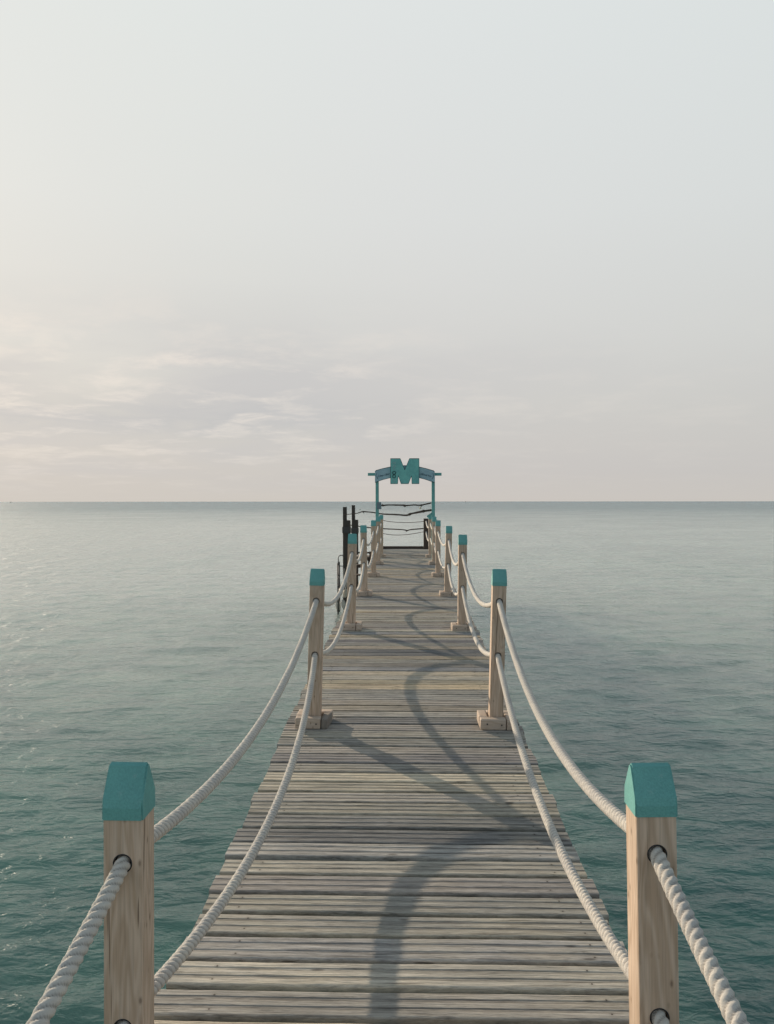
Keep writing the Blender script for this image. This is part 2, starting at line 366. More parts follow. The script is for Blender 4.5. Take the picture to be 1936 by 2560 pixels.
# ------------------------------------------------------------------ the sea
def build_water():
    rs = np.random.RandomState(11)
    nr, ntheta = 860, 760
    r = 1.6 * np.exp(np.linspace(0, math.log(420 / 1.6), nr))
    th = np.radians(np.linspace(90 + 60, 90 - 60, ntheta))
    R, T = np.meshgrid(r, th, indexing='ij')
    X = R * np.cos(T); Y = R * np.sin(T)
    dr = np.gradient(r)[:, None]
    H = np.zeros_like(X)
    for k in range(120):
        lam = math.exp(rs.uniform(math.log(.10), math.log(1.7)))
        main = math.radians(96 if lam < .8 else 78)
        d = main + rs.normal(0, .36)
        kx, ky = math.cos(d) * 2 * math.pi / lam, math.sin(d) * 2 * math.pi / lam
        amp = .0032 * lam * rs.uniform(.5, 1.4) * (1 if lam < .7 else .7)
        att = np.clip((lam / (dr * 3.2)) - .8, 0, 1)
        ph = rs.uniform(0, 6.283)
        s = kx * X + ky * Y + ph
        H += amp * att * (np.sin(s) + .30 * np.cos(2 * s))
    # calmer and livelier patches
    patch = 1 + .35 * np.sin(.21 * X + .13 * Y + 1.0) * np.sin(.09 * X - .17 * Y) 
    H = H * patch
    edge = np.clip((R - 1.6) / 1.5, 0, 1) * np.clip((420 - R) / 150, 0, 1)
    H *= edge
    co = np.stack([X, Y, H], -1).reshape(-1, 3)
    # outer ring to the horizon
    fan = []
    a = np.arange(nr * ntheta).reshape(nr, ntheta)
    quads = np.stack([a[:-1, :-1], a[:-1, 1:], a[1:, 1:], a[1:, :-1]], -1).reshape(-1, 4)
    base = len(co)
    rr = [420, 1200, 4000, 16000]
    ext = []
    for q in rr: ext.append(np.stack([q * np.cos(th), q * np.sin(th), 0 * th], -1))
    ext = np.concatenate(ext); co = np.concatenate([co, ext])
    e = base + np.arange(len(rr) * ntheta).reshape(len(rr), ntheta)
    q2 = np.stack([e[:-1, :-1], e[:-1, 1:], e[1:, 1:], e[1:, :-1]], -1).reshape(-1, 4)
    # join rim to ring
    q3 = np.stack([a[-1, :-1], a[-1, 1:], e[0, 1:], e[0, :-1]], -1)
    q2 = np.concatenate([q2, q3])
    # the rest of the sea, behind and to the sides
    th2 = np.radians(np.linspace(150, 390, 121)); rb = [1.6, 4, 12, 40, 120, 420, 1200, 4000, 16000]
    b0 = len(co)
    ext2 = np.concatenate([np.stack([q * np.cos(th2), q * np.sin(th2), 0 * th2], -1) for q in rb])
    co = np.concatenate([co, ext2])
    f = b0 + np.arange(len(rb) * 121).reshape(len(rb), 121)
    q4 = np.stack([f[:-1, :-1], f[1:, :-1], f[1:, 1:], f[:-1, 1:]], -1).reshape(-1, 4)
    quads = np.concatenate([quads, q2, q4[:, ::-1]])
    # centre disc
    c0 = len(co); tt = np.radians(np.arange(0, 360, 3))
    co = np.concatenate([co, np.stack([1.6 * np.cos(tt), 1.6 * np.sin(tt), 0 * tt - .004], -1), [[0, 0, -.004]]])
    me = bpy.data.meshes.new('water')
    nq = len(quads); tris = [(c0 + i, c0 + (i + 1) % 120, c0 + 120) for i in range(120)]
    me.vertices.add(len(co)); me.vertices.foreach_set('co', co.ravel())
    loops = np.concatenate([quads.ravel(), np.array(tris).ravel()])
    me.loops.add(len(loops)); me.loops.foreach_set('vertex_index', loops.astype(np.int32))
    starts = np.concatenate([np.arange(nq) * 4, nq * 4 + np.arange(120) * 3])
    me.polygons.add(nq + 120); me.polygons.foreach_set('loop_start', starts.astype(np.int32))
    me.update(calc_edges=True); me.validate()
    me.polygons.foreach_set('use_smooth', [True] * len(me.polygons))
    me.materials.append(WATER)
    bm = bmesh.new(); bm.from_mesh(me)
    for f_ in bm.faces:
        if f_.normal.z < 0: f_.normal_flip()
    bm.to_mesh(me); bm.free()
    o = bpy.data.objects.new('water', me); link(o); tag(o, kind='structure')
build_water()

# ------------------------------------------------------------------ the pier
def interp(tab, y):
    if y <= tab[0][0]: return tab[0][1]
    for (a, va), (b, vb) in zip(tab, tab[1:]):
        if y <= b: return va + (vb - va) * (y - a) / (b - a)
    return tab[-1][1]
HT = [(0, 1.785), (2, 1.76), (3.8, 1.725), (5.7, 1.668), (7.5, 1.61), (9.35, 1.562), (12.75, 1.562), (16, 1.56), (18.8, 1.54), (26, 1.54)]
def deck_z(y): return CZ - interp(HT, y)
HL = [(2, .890), (3.5, .872), (4.9, .88), (5.7, .895), (9, .895), (26, .90)]
HR = [(2, .850), (3.5, .840), (5, .842), (7, .85), (9, .872), (26, .90)]

def build_pier():
    root = empty('pier', (0, 0, deck_z(2)))
    tag(root, 'long narrow wooden pier of grey weathered crosswise planks running straight out over the sea', 'pier')
    bm = bmesh.new()
    lb = bm.verts.layers.float.new('bid'); lg = bm.verts.layers.float.new('groove'); lu = bm.verts.layers.float.new('across')
    y = -2.6; nx = 44; i = 0
    prof = [(-.5, -.030, .6), (-.5, -.006, .3), (-.48, -.0015, 0), (-.44, 0, 0), (-.26, 0, 0), (-.225, -.0020, .85), (-.125, -.0020, .85),
            (-.09, 0, 0), (.09, 0, 0), (.125, -.0020, .85), (.225, -.0020, .85), (.26, 0, 0), (.44, 0, 0), (.48, -.0015, 0), (.5, -.006, .3), (.5, -.030, .6)]
    while y < 24.95:
        w = rnd.uniform(.128, .140); gap = rnd.uniform(.019, .031)
        yc = y + w / 2
        xl = -interp(HL, yc) + rnd.uniform(-.012, .012); xr = interp(HR, yc) + rnd.uniform(-.012, .012)
        bidv = rnd.random(); tilt = rnd.uniform(-.003, .003); sk = rnd.uniform(-.003, .003); dz = rnd.uniform(-.0025, .0025)
        seed = i * 3.17; rows = []
        for k in range(nx + 1):
            t = k / nx; x = xl + (xr - xl) * t
            e1 = noise.noise(Vector((x * 1.7, seed, 0))) * .0045 + noise.noise(Vector((x * 9, seed, 3))) * .0015
            e2 = noise.noise(Vector((x * 1.7, seed, 9))) * .0045 + noise.noise(Vector((x * 9, seed, 13))) * .0015
            hz = noise.noise(Vector((x * 1.1, seed, 5))) * .0030
            row = []
            for (f, z, g) in prof:
                yy = yc + f * w + (e1 if f < 0 else e2) * min(1, abs(f) * 2) + sk * x
                ed = noise.noise(Vector((x * 14, seed + f * 5, 1))) * .0008
                v = bm.verts.new((x, yy, deck_z(yy) + z + dz + hz + tilt * f * 2 + ed))
                v[lb] = bidv; v[lg] = g; v[lu] = f * w
                row.append(v)
            rows.append(row)
        n = len(prof)
        for k in range(nx):
            for j in range(n):
                bm.faces.new((rows[k][j], rows[k][(j + 1) % n], rows[k + 1][(j + 1) % n], rows[k + 1][j]))
        bm.faces.new(rows[0][::-1]); bm.faces.new(rows[-1])
        y += w + gap; i += 1
    o = obj('deck', bm, DECK, root, loc=-root.location)
    o['label'] = 'grey weathered planks with dark gaps between them'
    # longitudinal beams
    for xs in (-.72, -.02, .68):
        bm = bmesh.new(); ys = [-2.6 + 28 * k / 40 for k in range(41)]
        rows = []
        for yy in ys:
            z1 = deck_z(yy) - .036; z0 = z1 - .17; s = yy > 24.9
            rows.append([bm.verts.new((xs + a, min(yy, 24.95), z)) for a, z in ((-.035, z0), (.035, z0), (.035, z1), (-.035, z1))])
            if s: break
        for a, b in zip(rows, rows[1:]):
            for j in range(4): bm.faces.new((a[j], a[(j + 1) % 4], b[(j + 1) % 4], b[j]))
        bm.faces.new(rows[0][::-1]); bm.faces.new(rows[-1])
        obj('stringer', bm, STRINGER, root, loc=-root.location)
    for yy in (1.2, 4.6, 8.3, 11.9, 15.2, 18.1, 21.0, 24.3):
        zt = deck_z(yy) - .21
        bm = bmesh.new(); box(bm, -.84, .80, yy - .06, yy + .06, zt - .16, zt, .008)
        obj('cross_beam', bm, STRINGER, root, loc=-root.location)
        for xs in (-.62, .58):
            bm = bmesh.new(); tube(bm, [(xs, yy, -1.6), (xs, yy, zt - .163)], .085, 14)
            obj('pile', bm, STRINGER, root, loc=-root.location, smooth=True)
    bm = bmesh.new(); box(bm, -.92, .74, 25.02, 25.08, deck_z(25) - .05, deck_z(25) + .085, .004)
    e = obj('end_board', bm, BROWNPOST, root, loc=-root.location); e['label'] = 'dark brown board across the far end of the deck'
build_pier()

# ------------------------------------------------------------------ rope posts
HOLE = (.53, .93)
def shaft_mesh(name, holes=HOLE):
    bm = bmesh.new(); box(bm, -.051, .051, -.050, .050, .0, 1.05, .006, 2)
    me = bpy.data.meshes.new(name); bm.to_mesh(me); bm.free()
    o = bpy.data.objects.new(name, me); link(o)
    bm = bmesh.new()
    for h in holes: tube(bm, [(0, -.08, h), (0, .08, h)], .0235, 32)
    me2 = bpy.data.meshes.new('cut'); bmesh.ops.recalc_face_normals(bm, faces=bm.faces[:]); bm.to_mesh(me2); bm.free()
    c = bpy.data.objects.new('cut', me2); link(c)
    md = o.modifiers.new('b', 'BOOLEAN'); md.object = c; md.solver = 'EXACT'; md.operation = 'DIFFERENCE'
    dg = bpy.context.evaluated_depsgraph_get()
    res = bpy.data.meshes.new_from_object(o.evaluated_get(dg))
    bpy.data.objects.remove(o); bpy.data.objects.remove(c); bpy.data.meshes.remove(me2)
    res.materials.clear(); res.materials.append(PINE); res.name = name
    return res
SHAFT = shaft_mesh('shaft')

def make_post():
    root = empty('rope_post')
    sh = bpy.data.objects.new('shaft', SHAFT); link(sh, root)
    # gable shaped painted cap
    bm = bmesh.new()
    a, b = .0535, .0530
    pr = [(-.0525, 1.045), (-.0525, 1.073), (-.046, 1.092), (-.010, 1.160), (0, 1.166), (.010, 1.160), (.046, 1.092), (.0525, 1.073), (.0525, 1.045)]
    L_ = [bm.verts.new((-a if z < 1.08 else -(b if z < 1.1 else .0515), y, z)) for y, z in pr]
    R_ = [bm.verts.new((a if z < 1.08 else (b if z < 1.1 else .0515), y, z)) for y, z in pr]
    n = len(pr)
    for k in range(n): bm.faces.new((L_[k], L_[(k + 1) % n], R_[(k + 1) % n], R_[k]))
    bm.faces.new(L_); bm.faces.new(R_[::-1])
    bmesh.ops.bevel(bm, geom=[e for e in bm.edges if abs(e.verts[0].co.x - e.verts[1].co.x) < .02 and e.verts[0].co.z > 1.05 or e.verts[1].co.z > 1.05 and abs(e.verts[0].co.x - e.verts[1].co.x) < .02],
                    offset=.004, segments=2, affect='EDGES')
    obj('cap', bm, TEAL, root)
    for h in HOLE:
        bm = bmesh.new(); nseg = 32; rings = []
        for (rr, yy) in ((.0222, -.0505), (.0238, -.0518), (.0255, -.0505), (.0255, -.0485), (.0232, -.0485),
                         ):
            rings.append([bm.verts.new((rr * math.cos(2 * math.pi * k / nseg), yy, h + rr * math.sin(2 * math.pi * k / nseg))) for k in range(nseg)])
        for p in range(5):
            A, B = rings[p], rings[(p + 1) % 5]
            for k in range(nseg): bm.faces.new((A[k], A[(k + 1) % nseg], B[(k + 1) % nseg], B[k]))
        obj('grommet', bm, RUBBER, root, smooth=True)
    def bolt(blk, x, y, z):
        bm = bmesh.new(); tube(bm, [(x, y + .004, z), (x, y - .003, z)], .006, 8); obj('bolt', bm, DSTEEL, blk)
    bm = bmesh.new(); box(bm, -.125, .062, -.132, -.054, .002, .080, .009, 2, .0015)
    fb = obj('foot_block', bm, BLOCK, root); bolt(fb, -.075, -.132, .045); bolt(fb, .03, -.132, .040)
    bm = bmesh.new(); box(bm, .066, .132, -.130, .060, .002, .078, .012, 2, .002)
    obj('foot_block', bm, BLOCK, root)
    bm = bmesh.new(); box(bm, -.060, .130, .064, .136, .002, .080, .009, 2, .0015)
    obj('foot_block', bm, BLOCK, root)
    bm = bmesh.new(); box(bm, -.128, -.064, -.050, .135, .002, .079, .009, 2, .0015)
    obj('foot_block', bm, BLOCK, root)
    return root
def copy_tree(o, parent=None):
    c = o.copy(); S.collection.objects.link(c); c.parent = parent
    for ch in [k for k in o.children]: copy_tree(ch, c)
    return c

# y of centre, x left/right at the base, base depth below the eye, lean (x per metre of height)
POSTS = [
    (2.015, -.737, .655, 1.855, .004, -.019),
    (5.742, -.691, .663, 1.668, .026, .024),
    (9.40, -.674, .677, 1.560, .017, .008),
    (12.80, -.695, .679, 1.562, -.012, .027),
    (16.05, -.680, .661, 1.560, .000, .000),
    (18.85, -.686, .682, 1.540, .004, .003),
    (21.25, -.686, .668, 1.540, .000, -.003),
]
WORD = ['nearest, cut off by the photo edge', 'second from the viewer, with worn grey foot block', 'third from the viewer',
        'fourth from the viewer', 'fifth from the viewer', 'sixth, just before the arched gate', 'seventh, just behind the arched gate']
WORDR = ['nearest, its left face sunlit', 'second from the viewer', 'third from the viewer',
         'fourth from the viewer', 'fifth from the viewer', 'sixth, just before the arched gate', 'seventh, just behind the arched gate']
proto = make_post(); first = True
NODES = {-1: [], 1: []}; NEAR = []; NEARH = []
for i, (yc, xl, xr, bh, ll, lr) in enumerate(POSTS):
    for side, x, lean in ((-1, xl, ll), (1, xr, lr)):
        o = proto if first else copy_tree(proto); first = False
        dz = -.011 if side == 1 and i in (2, 3) else (.009 if side == 1 and i == 0 else 0)
        hs = {(-1, 0): (.489, .919), (1, 0): (.53, .949)}.get((side, i), HOLE)
        o.location = (x, yc, CZ - bh + dz); o.rotation_euler = (0, math.atan(lean), 0)
        tag(o, ('left' if side < 0 else 'right') + ' teal-capped post, ' + (WORD if side < 0 else WORDR)[i], 'post', 'teal capped rope posts along the pier')
        if i == 0: NEAR.append(o)
        if i == 1 and side == -1:
            for ch in o.children:
                if ch.name.startswith('foot_block') and abs(sum(v.co.x for v in ch.data.vertices) / len(ch.data.vertices) - .099) < .02:
                    ch.data = ch.data.copy(); ch.data.materials.clear(); ch.data.materials.append(OLDBLOCK)
                    ch['label'] = 'grey worn end block'
                    for v in ch.data.vertices:
                        if v.co.x > .09 and v.co.y < -.05: v.co.x -= .02; v.co.z -= .004 if v.co.z > .05 else 0
                        v.co += noise.noise_vector(v.co * 40) * .0035
        NODES[side].append((x, yc, CZ - bh + dz, lean, hs))
        if hs != HOLE: NEARH.append((o, hs))
for o in NEAR:                  # the nearest pair is let down between the planks
    for ch in o.children:
        if ch.name.startswith('foot_block'): ch.location.z = .13
for o, hs in NEARH:
    for ch in o.children:
        if ch.name.startswith('shaft'): ch.data = shaft_mesh('shaft', hs)
    gr = [ch for ch in o.children if ch.name.startswith('grommet')]
    for g_, h0, h1 in zip(sorted(gr, key=lambda q: q.data.vertices[0].co.z), HOLE, hs): g_.location.z = h1 - h0
    if o.location.x < 0:
        for ch in o.children:
            if ch.name.startswith('cap'): ch.scale.z = 1.11; ch.location.z = -.128
# dark posts of the far end
for side, x in ((-1, -.86), (1, .637)):
    bm = bmesh.new(); hz = 2.346 - deck_z(25)
    box(bm, -.078, .078, -.07, .07, .004, hz, .008)
    o = obj('end_post', bm, BROWNPOST, None, loc=(x, 24.93, deck_z(25)))
    tag(o, 'dark brown square post without cap at the ' + ('left' if side < 0 else 'right') + ' corner of the far pier end', 'post', 'dark end posts')

# ------------------------------------------------------------------ ropes
SAG = {-1: [.24, .225, .235, .21, .17, .13, .10, .16], 1: [.24, .245, .245, .25, .17, .13, .10, .16]}
def rope_path(side, lev):
    h = HOLE[lev]
    P = [(x + lean * hs[lev], y, z + hs[lev]) for (x, y, z, lean, hs) in NODES[side]]
    start = (P[0][0] + .02 * side, -1.70, P[0][2] + .0)
    end = (.64 if side > 0 else -.86, 24.858, CZ - (.64 if lev else .985))
    seq = [start] + P + [end]
    ctrl = []
    for i in range(len(seq) - 1):
        a = Vector(seq[i]); b = Vector(seq[i + 1]); half = .035
        ya = a.y + (half if i > 0 else 0); yb = b.y - (half if i < len(seq) - 2 else 0)
        sag = SAG[side][i] * (1.04 if lev == 0 else 1.0)
        n = 60
        for k in range(n + 1):
            t = k / n; y = ya + (yb - ya) * t
            p = a.lerp(b, t)
            s = 4 * t * (1 - t)
            ctrl.append(Vector((p.x + (.07 * s if side < 0 and lev == 0 and i == 1 else 0), y, p.z - sag * s)))
    # resample by distance, finer near the viewer
    out = [ctrl[0]]; dist = [0]; acc = 0
    for p, q in zip(ctrl, ctrl[1:]):
        seg = (q - p).length; d = 0
        while True:
            yy = p.y + (q.y - p.y) * (d / seg if seg else 0)
            step = .0045 if .9 < yy < 4.5 else (.007 if 4.5 <= yy < 10 else (.014 if yy < 14 else .03))
            if yy <= .9: step = .02
            need = step - (acc)
            if d + need > seg: acc += seg - d; break
            d += need; acc = 0
            out.append(p.lerp(q, d / seg)); dist.append(dist[-1] + step)
    # light smoothing of kinks at the posts
    for _ in range(3):
        out = [out[0]] + [(out[i - 1] + out[i] * 2 + out[i + 1]) / 4 for i in range(1, len(out) - 1)] + [out[-1]]
    return out, dist
def build_rope(side, lev, label):
    pts, dist = rope_path(side, lev)
    R = .0208; pitch = .082; n = 27
    a_, b_ = .464 * R * 1.03, .536 * R
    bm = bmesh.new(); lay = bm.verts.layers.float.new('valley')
    rings = []; up = Vector((0, 0, 1))
    L_ = len(pts)
    for i, p in enumerate(pts):
        t = (pts[min(i + 1, L_ - 1)] - pts[max(i - 1, 0)]).normalized()
        s = t.cross(up).normalized(); u = s.cross(t).normalized()
        tw = -dist[i] / pitch * 2 * math.pi
        ring = []
        jit = 1 + .02 * noise.noise(Vector((dist[i] * 25, side, lev)))
        for k in range(n):
            an = 2 * math.pi * k / n
            th = ((an - tw) % (2 * math.pi / 3)) - math.pi / 3
            q = a_ * a_ - (b_ * math.sin(th)) ** 2
            r = b_ * math.cos(th) + math.sqrt(max(q, 0))
            r = .60 * R + .40 * max(r, .50 * R)
            yarn = .00055 * math.sin(th * 26 + dist[i] * 380)
            rr = (r + yarn) * jit
            v = bm.verts.new(p + (s * math.cos(an) + u * math.sin(an)) * rr)
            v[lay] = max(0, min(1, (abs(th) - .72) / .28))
            ring.append(v)
        rings.append(ring)
    for i in range(L_ - 1):
        for k in range(n):
            bm.faces.new((rings[i][k], rings[i][(k + 1) % n], rings[i + 1][(k + 1) % n], rings[i + 1][k]))
    bm.faces.new(rings[0][::-1]); bm.faces.new(rings[-1])
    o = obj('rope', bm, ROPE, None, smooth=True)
    tag(o, label, 'rope', 'thick twisted ropes threaded through the posts')
build_rope(-1, 1, 'upper twisted white rope on the left railing, sagging between the post tops')
build_rope(-1, 0, 'lower twisted white rope on the left railing, throwing the wavy shadow on the planks')
build_rope(1, 1, 'upper twisted white rope on the right railing, sagging outside the plank edge')
build_rope(1, 0, 'lower twisted white rope on the right railing, hanging close above the plank ends')

# ------------------------------------------------------------------ arched gate with the letter sign
def build_gate():
    Y = 20.15; dzb = CZ - 1.54
    root = empty('sign_gate', (0, Y, dzb))
    tag(root, 'teal wooden gate over the pier carrying a big letter M on a pale arched board', 'gate')
    off = -root.location
    def part(name, bm, mat, par=root):
        return obj(name, bm, mat, par, loc=off if par is root else (0, 0, 0))
    for (x0, x1, b0, b1) in ((-.799, -.717, -.792, -.71), (.660, .745, .668, .752)):
        bm = bmesh.new(); vs = box(bm, x0, x1, Y - .045, Y + .045, dzb, 3.66)
        for v in vs:
            if v.co.z < 2: v.co.x += b0 - x0
        bmesh.ops.bevel(bm, geom=bm.edges[:], offset=.006, segments=2, affect='EDGES')
        part('gate_post', bm, TEAL)
    bm = bmesh.new(); box(bm, -1.005, .924, Y + .048, Y + .10, 3.570, 3.645, .006)
    part('cross_beam', bm, TEAL)
    top = [(-.812, 3.677), (-.786, 3.706), (-.607, 3.755), (-.404, 3.798), (-.223, 3.823), (-.037, 3.832), (.148, 3.823), (.333, 3.796), (.519, 3.752), (.711, 3.696), (.738, 3.666)]
    bot = [(.738, 3.394), (.663, 3.412), (.505, 3.467), (.333, 3.513), (.148, 3.543), (-.037, 3.553), (-.223, 3.543), (-.408, 3.513), (-.593, 3.468), (-.735, 3.421), (-.812, 3.391)]
    bm = bmesh.new(); extrude_poly(bm, top + bot, Y - .075, Y - .049, .003)
    arch = part('arch_board', bm, PALE)
    bm = bmesh.new()
    for seq in (top, bot[::-1]):
        pts = [(x, Y - .076, z) for x, z in seq]
        tube(bm, pts, .007, 6)
    obj('board_rim', bm, INK, arch)
    # faint hand lettering, too small to read: rows of slanted brush strokes
    rr = random.Random(5)
    def stroke(x0, z0, x1, z1, w=.006):
        tube(bm, [(x0, Y - .077, z0), ((x0 + x1) / 2 + rr.uniform(-.004, .004), Y - .0785, (z0 + z1) / 2), (x1, Y - .077, z1)], w, 5)
    def arcz(x): return 3.69 - .13 * ((x + .037) / .78) ** 2
    for (xa, xb) in ((-.74, -.44), (.38, .66)):
        bm = bmesh.new()
        x = xa
        while x < xb:
            z = arcz(x) - .07; h = rr.uniform(.035, .06)
            stroke(x, z, x + rr.uniform(-.008, .012), z + h)
            if rr.random() < .7: stroke(x, z + h * rr.uniform(.2, .9), x + .024, z + h * rr.uniform(.1, 1))
            x += rr.uniform(.026, .040)
        if xa < 0: stroke(-.79, 3.56, -.735, 3.48, .006); stroke(-.79, 3.56, -.765, 3.63, .006)
        else: stroke(.715, 3.57, .672, 3.48, .006); stroke(.715, 3.57, .690, 3.63, .006)
        obj('lettering', bm, GREYINK, arch)
    Mp = [(-.404, 4.009), (-.154, 4.009), (-.037, 3.714), (.086, 4.009), (.333, 4.009), (.333, 3.354), (.148, 3.354), (.140, 3.563), (.059, 3.354),
          (-.133, 3.354), (-.205, 3.570), (-.220, 3.354), (-.404, 3.354)]
    bm = bmesh.new(); extrude_poly(bm, Mp, Y - .16, Y - .079, .006)
    ms = part('letter_sign', bm, SIGNTEAL); ms['label'] = 'big teal block letter M with small writing up its left leg'
    bm = bmesh.new()
    for k in range(len(Mp)):
        a, b = Mp[k], Mp[(k + 1) % len(Mp)]
        tube(bm, [(a[0], Y - .158, a[1]), (b[0], Y - .158, b[1])], .006, 6)
    obj('letter_rim', bm, INK, ms)
    # m OO rea reading upwards
    xc = -.312
    for cz in (3.640, 3.548):
        bm = bmesh.new(); n = 28; rr_ = .040
        tube(bm, [(xc + rr_ * math.cos(2 * math.pi * k / n), Y - .168, cz + rr_ * math.sin(2 * math.pi * k / n)) for k in range(n + 1)], .0085, 6)
        obj('ring', bm, INK, ms, smooth=True)
    def text(s, z, size, mat):
        cu = bpy.data.curves.new('t', 'FONT'); cu.body = s; cu.size = size; cu.extrude = .004; cu.align_x = 'LEFT'; cu.offset = .003
        o = bpy.data.objects.new('t', cu); link(o)
        dg = bpy.context.evaluated_depsgraph_get()
        me = bpy.data.meshes.new_from_object(o.evaluated_get(dg)); bpy.data.objects.remove(o)
        me.materials.clear(); me.materials.append(mat)
        me.transform(Matrix.Translation((xc + .038, Y - .163, z)) @ Matrix.Rotation(math.radians(-90), 4, 'Y') @ Matrix.Rotation(math.radians(90), 4, 'X'))
        return link(bpy.data.objects.new('letter', me), ms)
    text('m', 3.385, .145, PALEINK)
    text('r', 3.712, .155, PALEINK); text('e', 3.770, .155, PALEINK); text('a', 3.860, .155, PALEINK)
    # small grey plate on the left post
    bm = bmesh.new(); box(bm, -.763, -.648, Y - .062, Y - .047, 2.695, 2.877, .003)
    part('plate', bm, GREYPLATE)
    bm = bmesh.new(); extrude_poly(bm, [(.541, 2.526), (.664, 2.612), (.664, 2.530), (.575, 2.470), (.541, 2.490)], Y - .02, Y + .03)
    part('corner_brace', bm, TEAL)
build_gate()

# ------------------------------------------------------------------ branch rails and thin lines across the end
def branch(name, pts, y, r0, r1, knots, label, group='crooked branches tied across the pier end'):
    dense = []
    P = [Vector((x, y, z)) for x, z in pts]
    for i in range(len(P) - 1):
        p0 = P[max(i - 1, 0)]; p1 = P[i]; p2 = P[i + 1]; p3 = P[min(i + 2, len(P) - 1)]
        for k in range(6):
            t = k / 6
            dense.append(.5 * ((2 * p1) + (-p0 + p2) * t + (2 * p0 - 5 * p1 + 4 * p2 - p3) * t * t + (-p0 + 3 * p1 - 3 * p2 + p3) * t ** 3))
    dense.append(P[-1]); n = len(dense); rad = []
    for i, p in enumerate(dense):
        r = r0 + (r1 - r0) * i / n; r *= 1 + .18 * noise.noise(p * 9)
        for kx in knots:
            r *= 1 + .45 * math.exp(-((p.x - kx) / .022) ** 2)
        rad.append(r)
    bm = bmesh.new()
    tube(bm, dense, rad, 9, prof=lambda i, k, a: 1 + .12 * noise.noise(Vector((i * .4, k, 0))))
    for kx in knots:
        j = min(range(n), key=lambda q: abs(dense[q].x - kx)); p = dense[j]
        d = Vector((rnd.uniform(-.03, .03), -.015, -.045 if rnd.random() < .7 else .04))
        tube(bm, [p, p + d * .6, p + d], [rad[j] * .6, rad[j] * .45, rad[j] * .3], 6)
    o = obj(name, bm, BRANCH, None, smooth=True)
    tag(o, label, 'branch', group); return o
branch('branch_rail', [(-.69, 2.80), (-.596, 2.793), (-.471, 2.805), (-.078, 2.799), (-.018, 2.787), (.184, 2.805), (.375, 2.797), (.47, 2.817), (.70, 2.868)], 20.21, .019, .017,
       [-.60, -.10, -.03, .40], 'highest crooked branch, tied between the two gate posts just under the horizon')
branch('branch_rail', [(-1.66, 2.55), (-1.337, 2.579), (-1.232, 2.605), (-1.131, 2.63), (-.892, 2.612), (-.666, 2.574), (-.502, 2.562), (-.201, 2.549), (.001, 2.534), (.101, 2.567), (.202, 2.592), (.353, 2.622), (.453, 2.642), (.70, 2.676)],
       20.24, .010, .030, [-1.13, .1, .45], 'second branch from the top, long and wavy, reaching left to the dark mooring pile')
branch('branch_rail', [(-1.818, 2.131), (-1.523, 2.09), (-1.156, 2.043), (-.777, 2.015), (-.372, 1.997), (-.061, 1.975), (.032, 1.953), (.156, 1.984), (.60, 2.022)], 25.02, .017, .020,
       [.02], 'lowest branch, with one big knot near its middle, behind the end posts')
def line(pts, label):
    P = [Vector((x, 25.02, z)) for x, z in pts]; d = []
    for i in range(len(P) - 1):
        p0 = P[max(i - 1, 0)]; p1 = P[i]; p2 = P[i + 1]; p3 = P[min(i + 2, len(P) - 1)]
        for k in range(5):
            t = k / 5
            d.append(.5 * ((2 * p1) + (-p0 + p2) * t + (2 * p0 - 5 * p1 + 4 * p2 - p3) * t * t + (-p0 + 3 * p1 - 3 * p2 + p3) * t ** 3))
    d.append(P[-1]); bm = bmesh.new(); tube(bm, d, .009, 8)
    o = obj('thin_rope', bm, BRANCH, None, smooth=True); tag(o, label, 'rope', 'thin dark ropes across the pier end')
line([(-.80, 2.30), (-.584, 2.25), (-.333, 2.225), (.007, 2.213), (.229, 2.221), (.60, 2.247)], 'upper thin dark rope across the pier end, sagging slightly')
line([(-.80, 1.862), (-.584, 1.829), (-.421, 1.812), (-.244, 1.807), (.007, 1.822), (.229, 1.852), (.60, 1.918)], 'lower thin dark rope across the pier end, rising to the right')

# ------------------------------------------------------------------ mooring piles, ladder and landing left of the pier
def mooring(x, y, top, mid, band, label):
    root = empty('mooring_pile', (x, y, 0)); tag(root, label, 'pile', 'dark mooring piles left of the pier')
    bm = bmesh.new(); box(bm, -.052, .052, -.05, .05, mid - .15, top, .006); obj('pile_head', bm, DARKWOOD, root)
    bm = bmesh.new(); box(bm, -.050, .150, -.10, .10, -1.5, mid, .02); obj('pile_shaft', bm, DARKWOOD, root)
    bm = bmesh.new(); box(bm, -.066, .162, -.115, .115, band - .17, band, .012); obj('clamp', bm, DSTEEL, root)
mooring(-1.67, 21.0, 2.750, 2.386, 2.21, 'left dark mooring pile beside the ladder, with a stepped narrow head')
mooring(-1.67, 24.4, 2.781, 2.318, 2.06, 'right dark mooring pile, slightly taller, close behind the ladder pile')

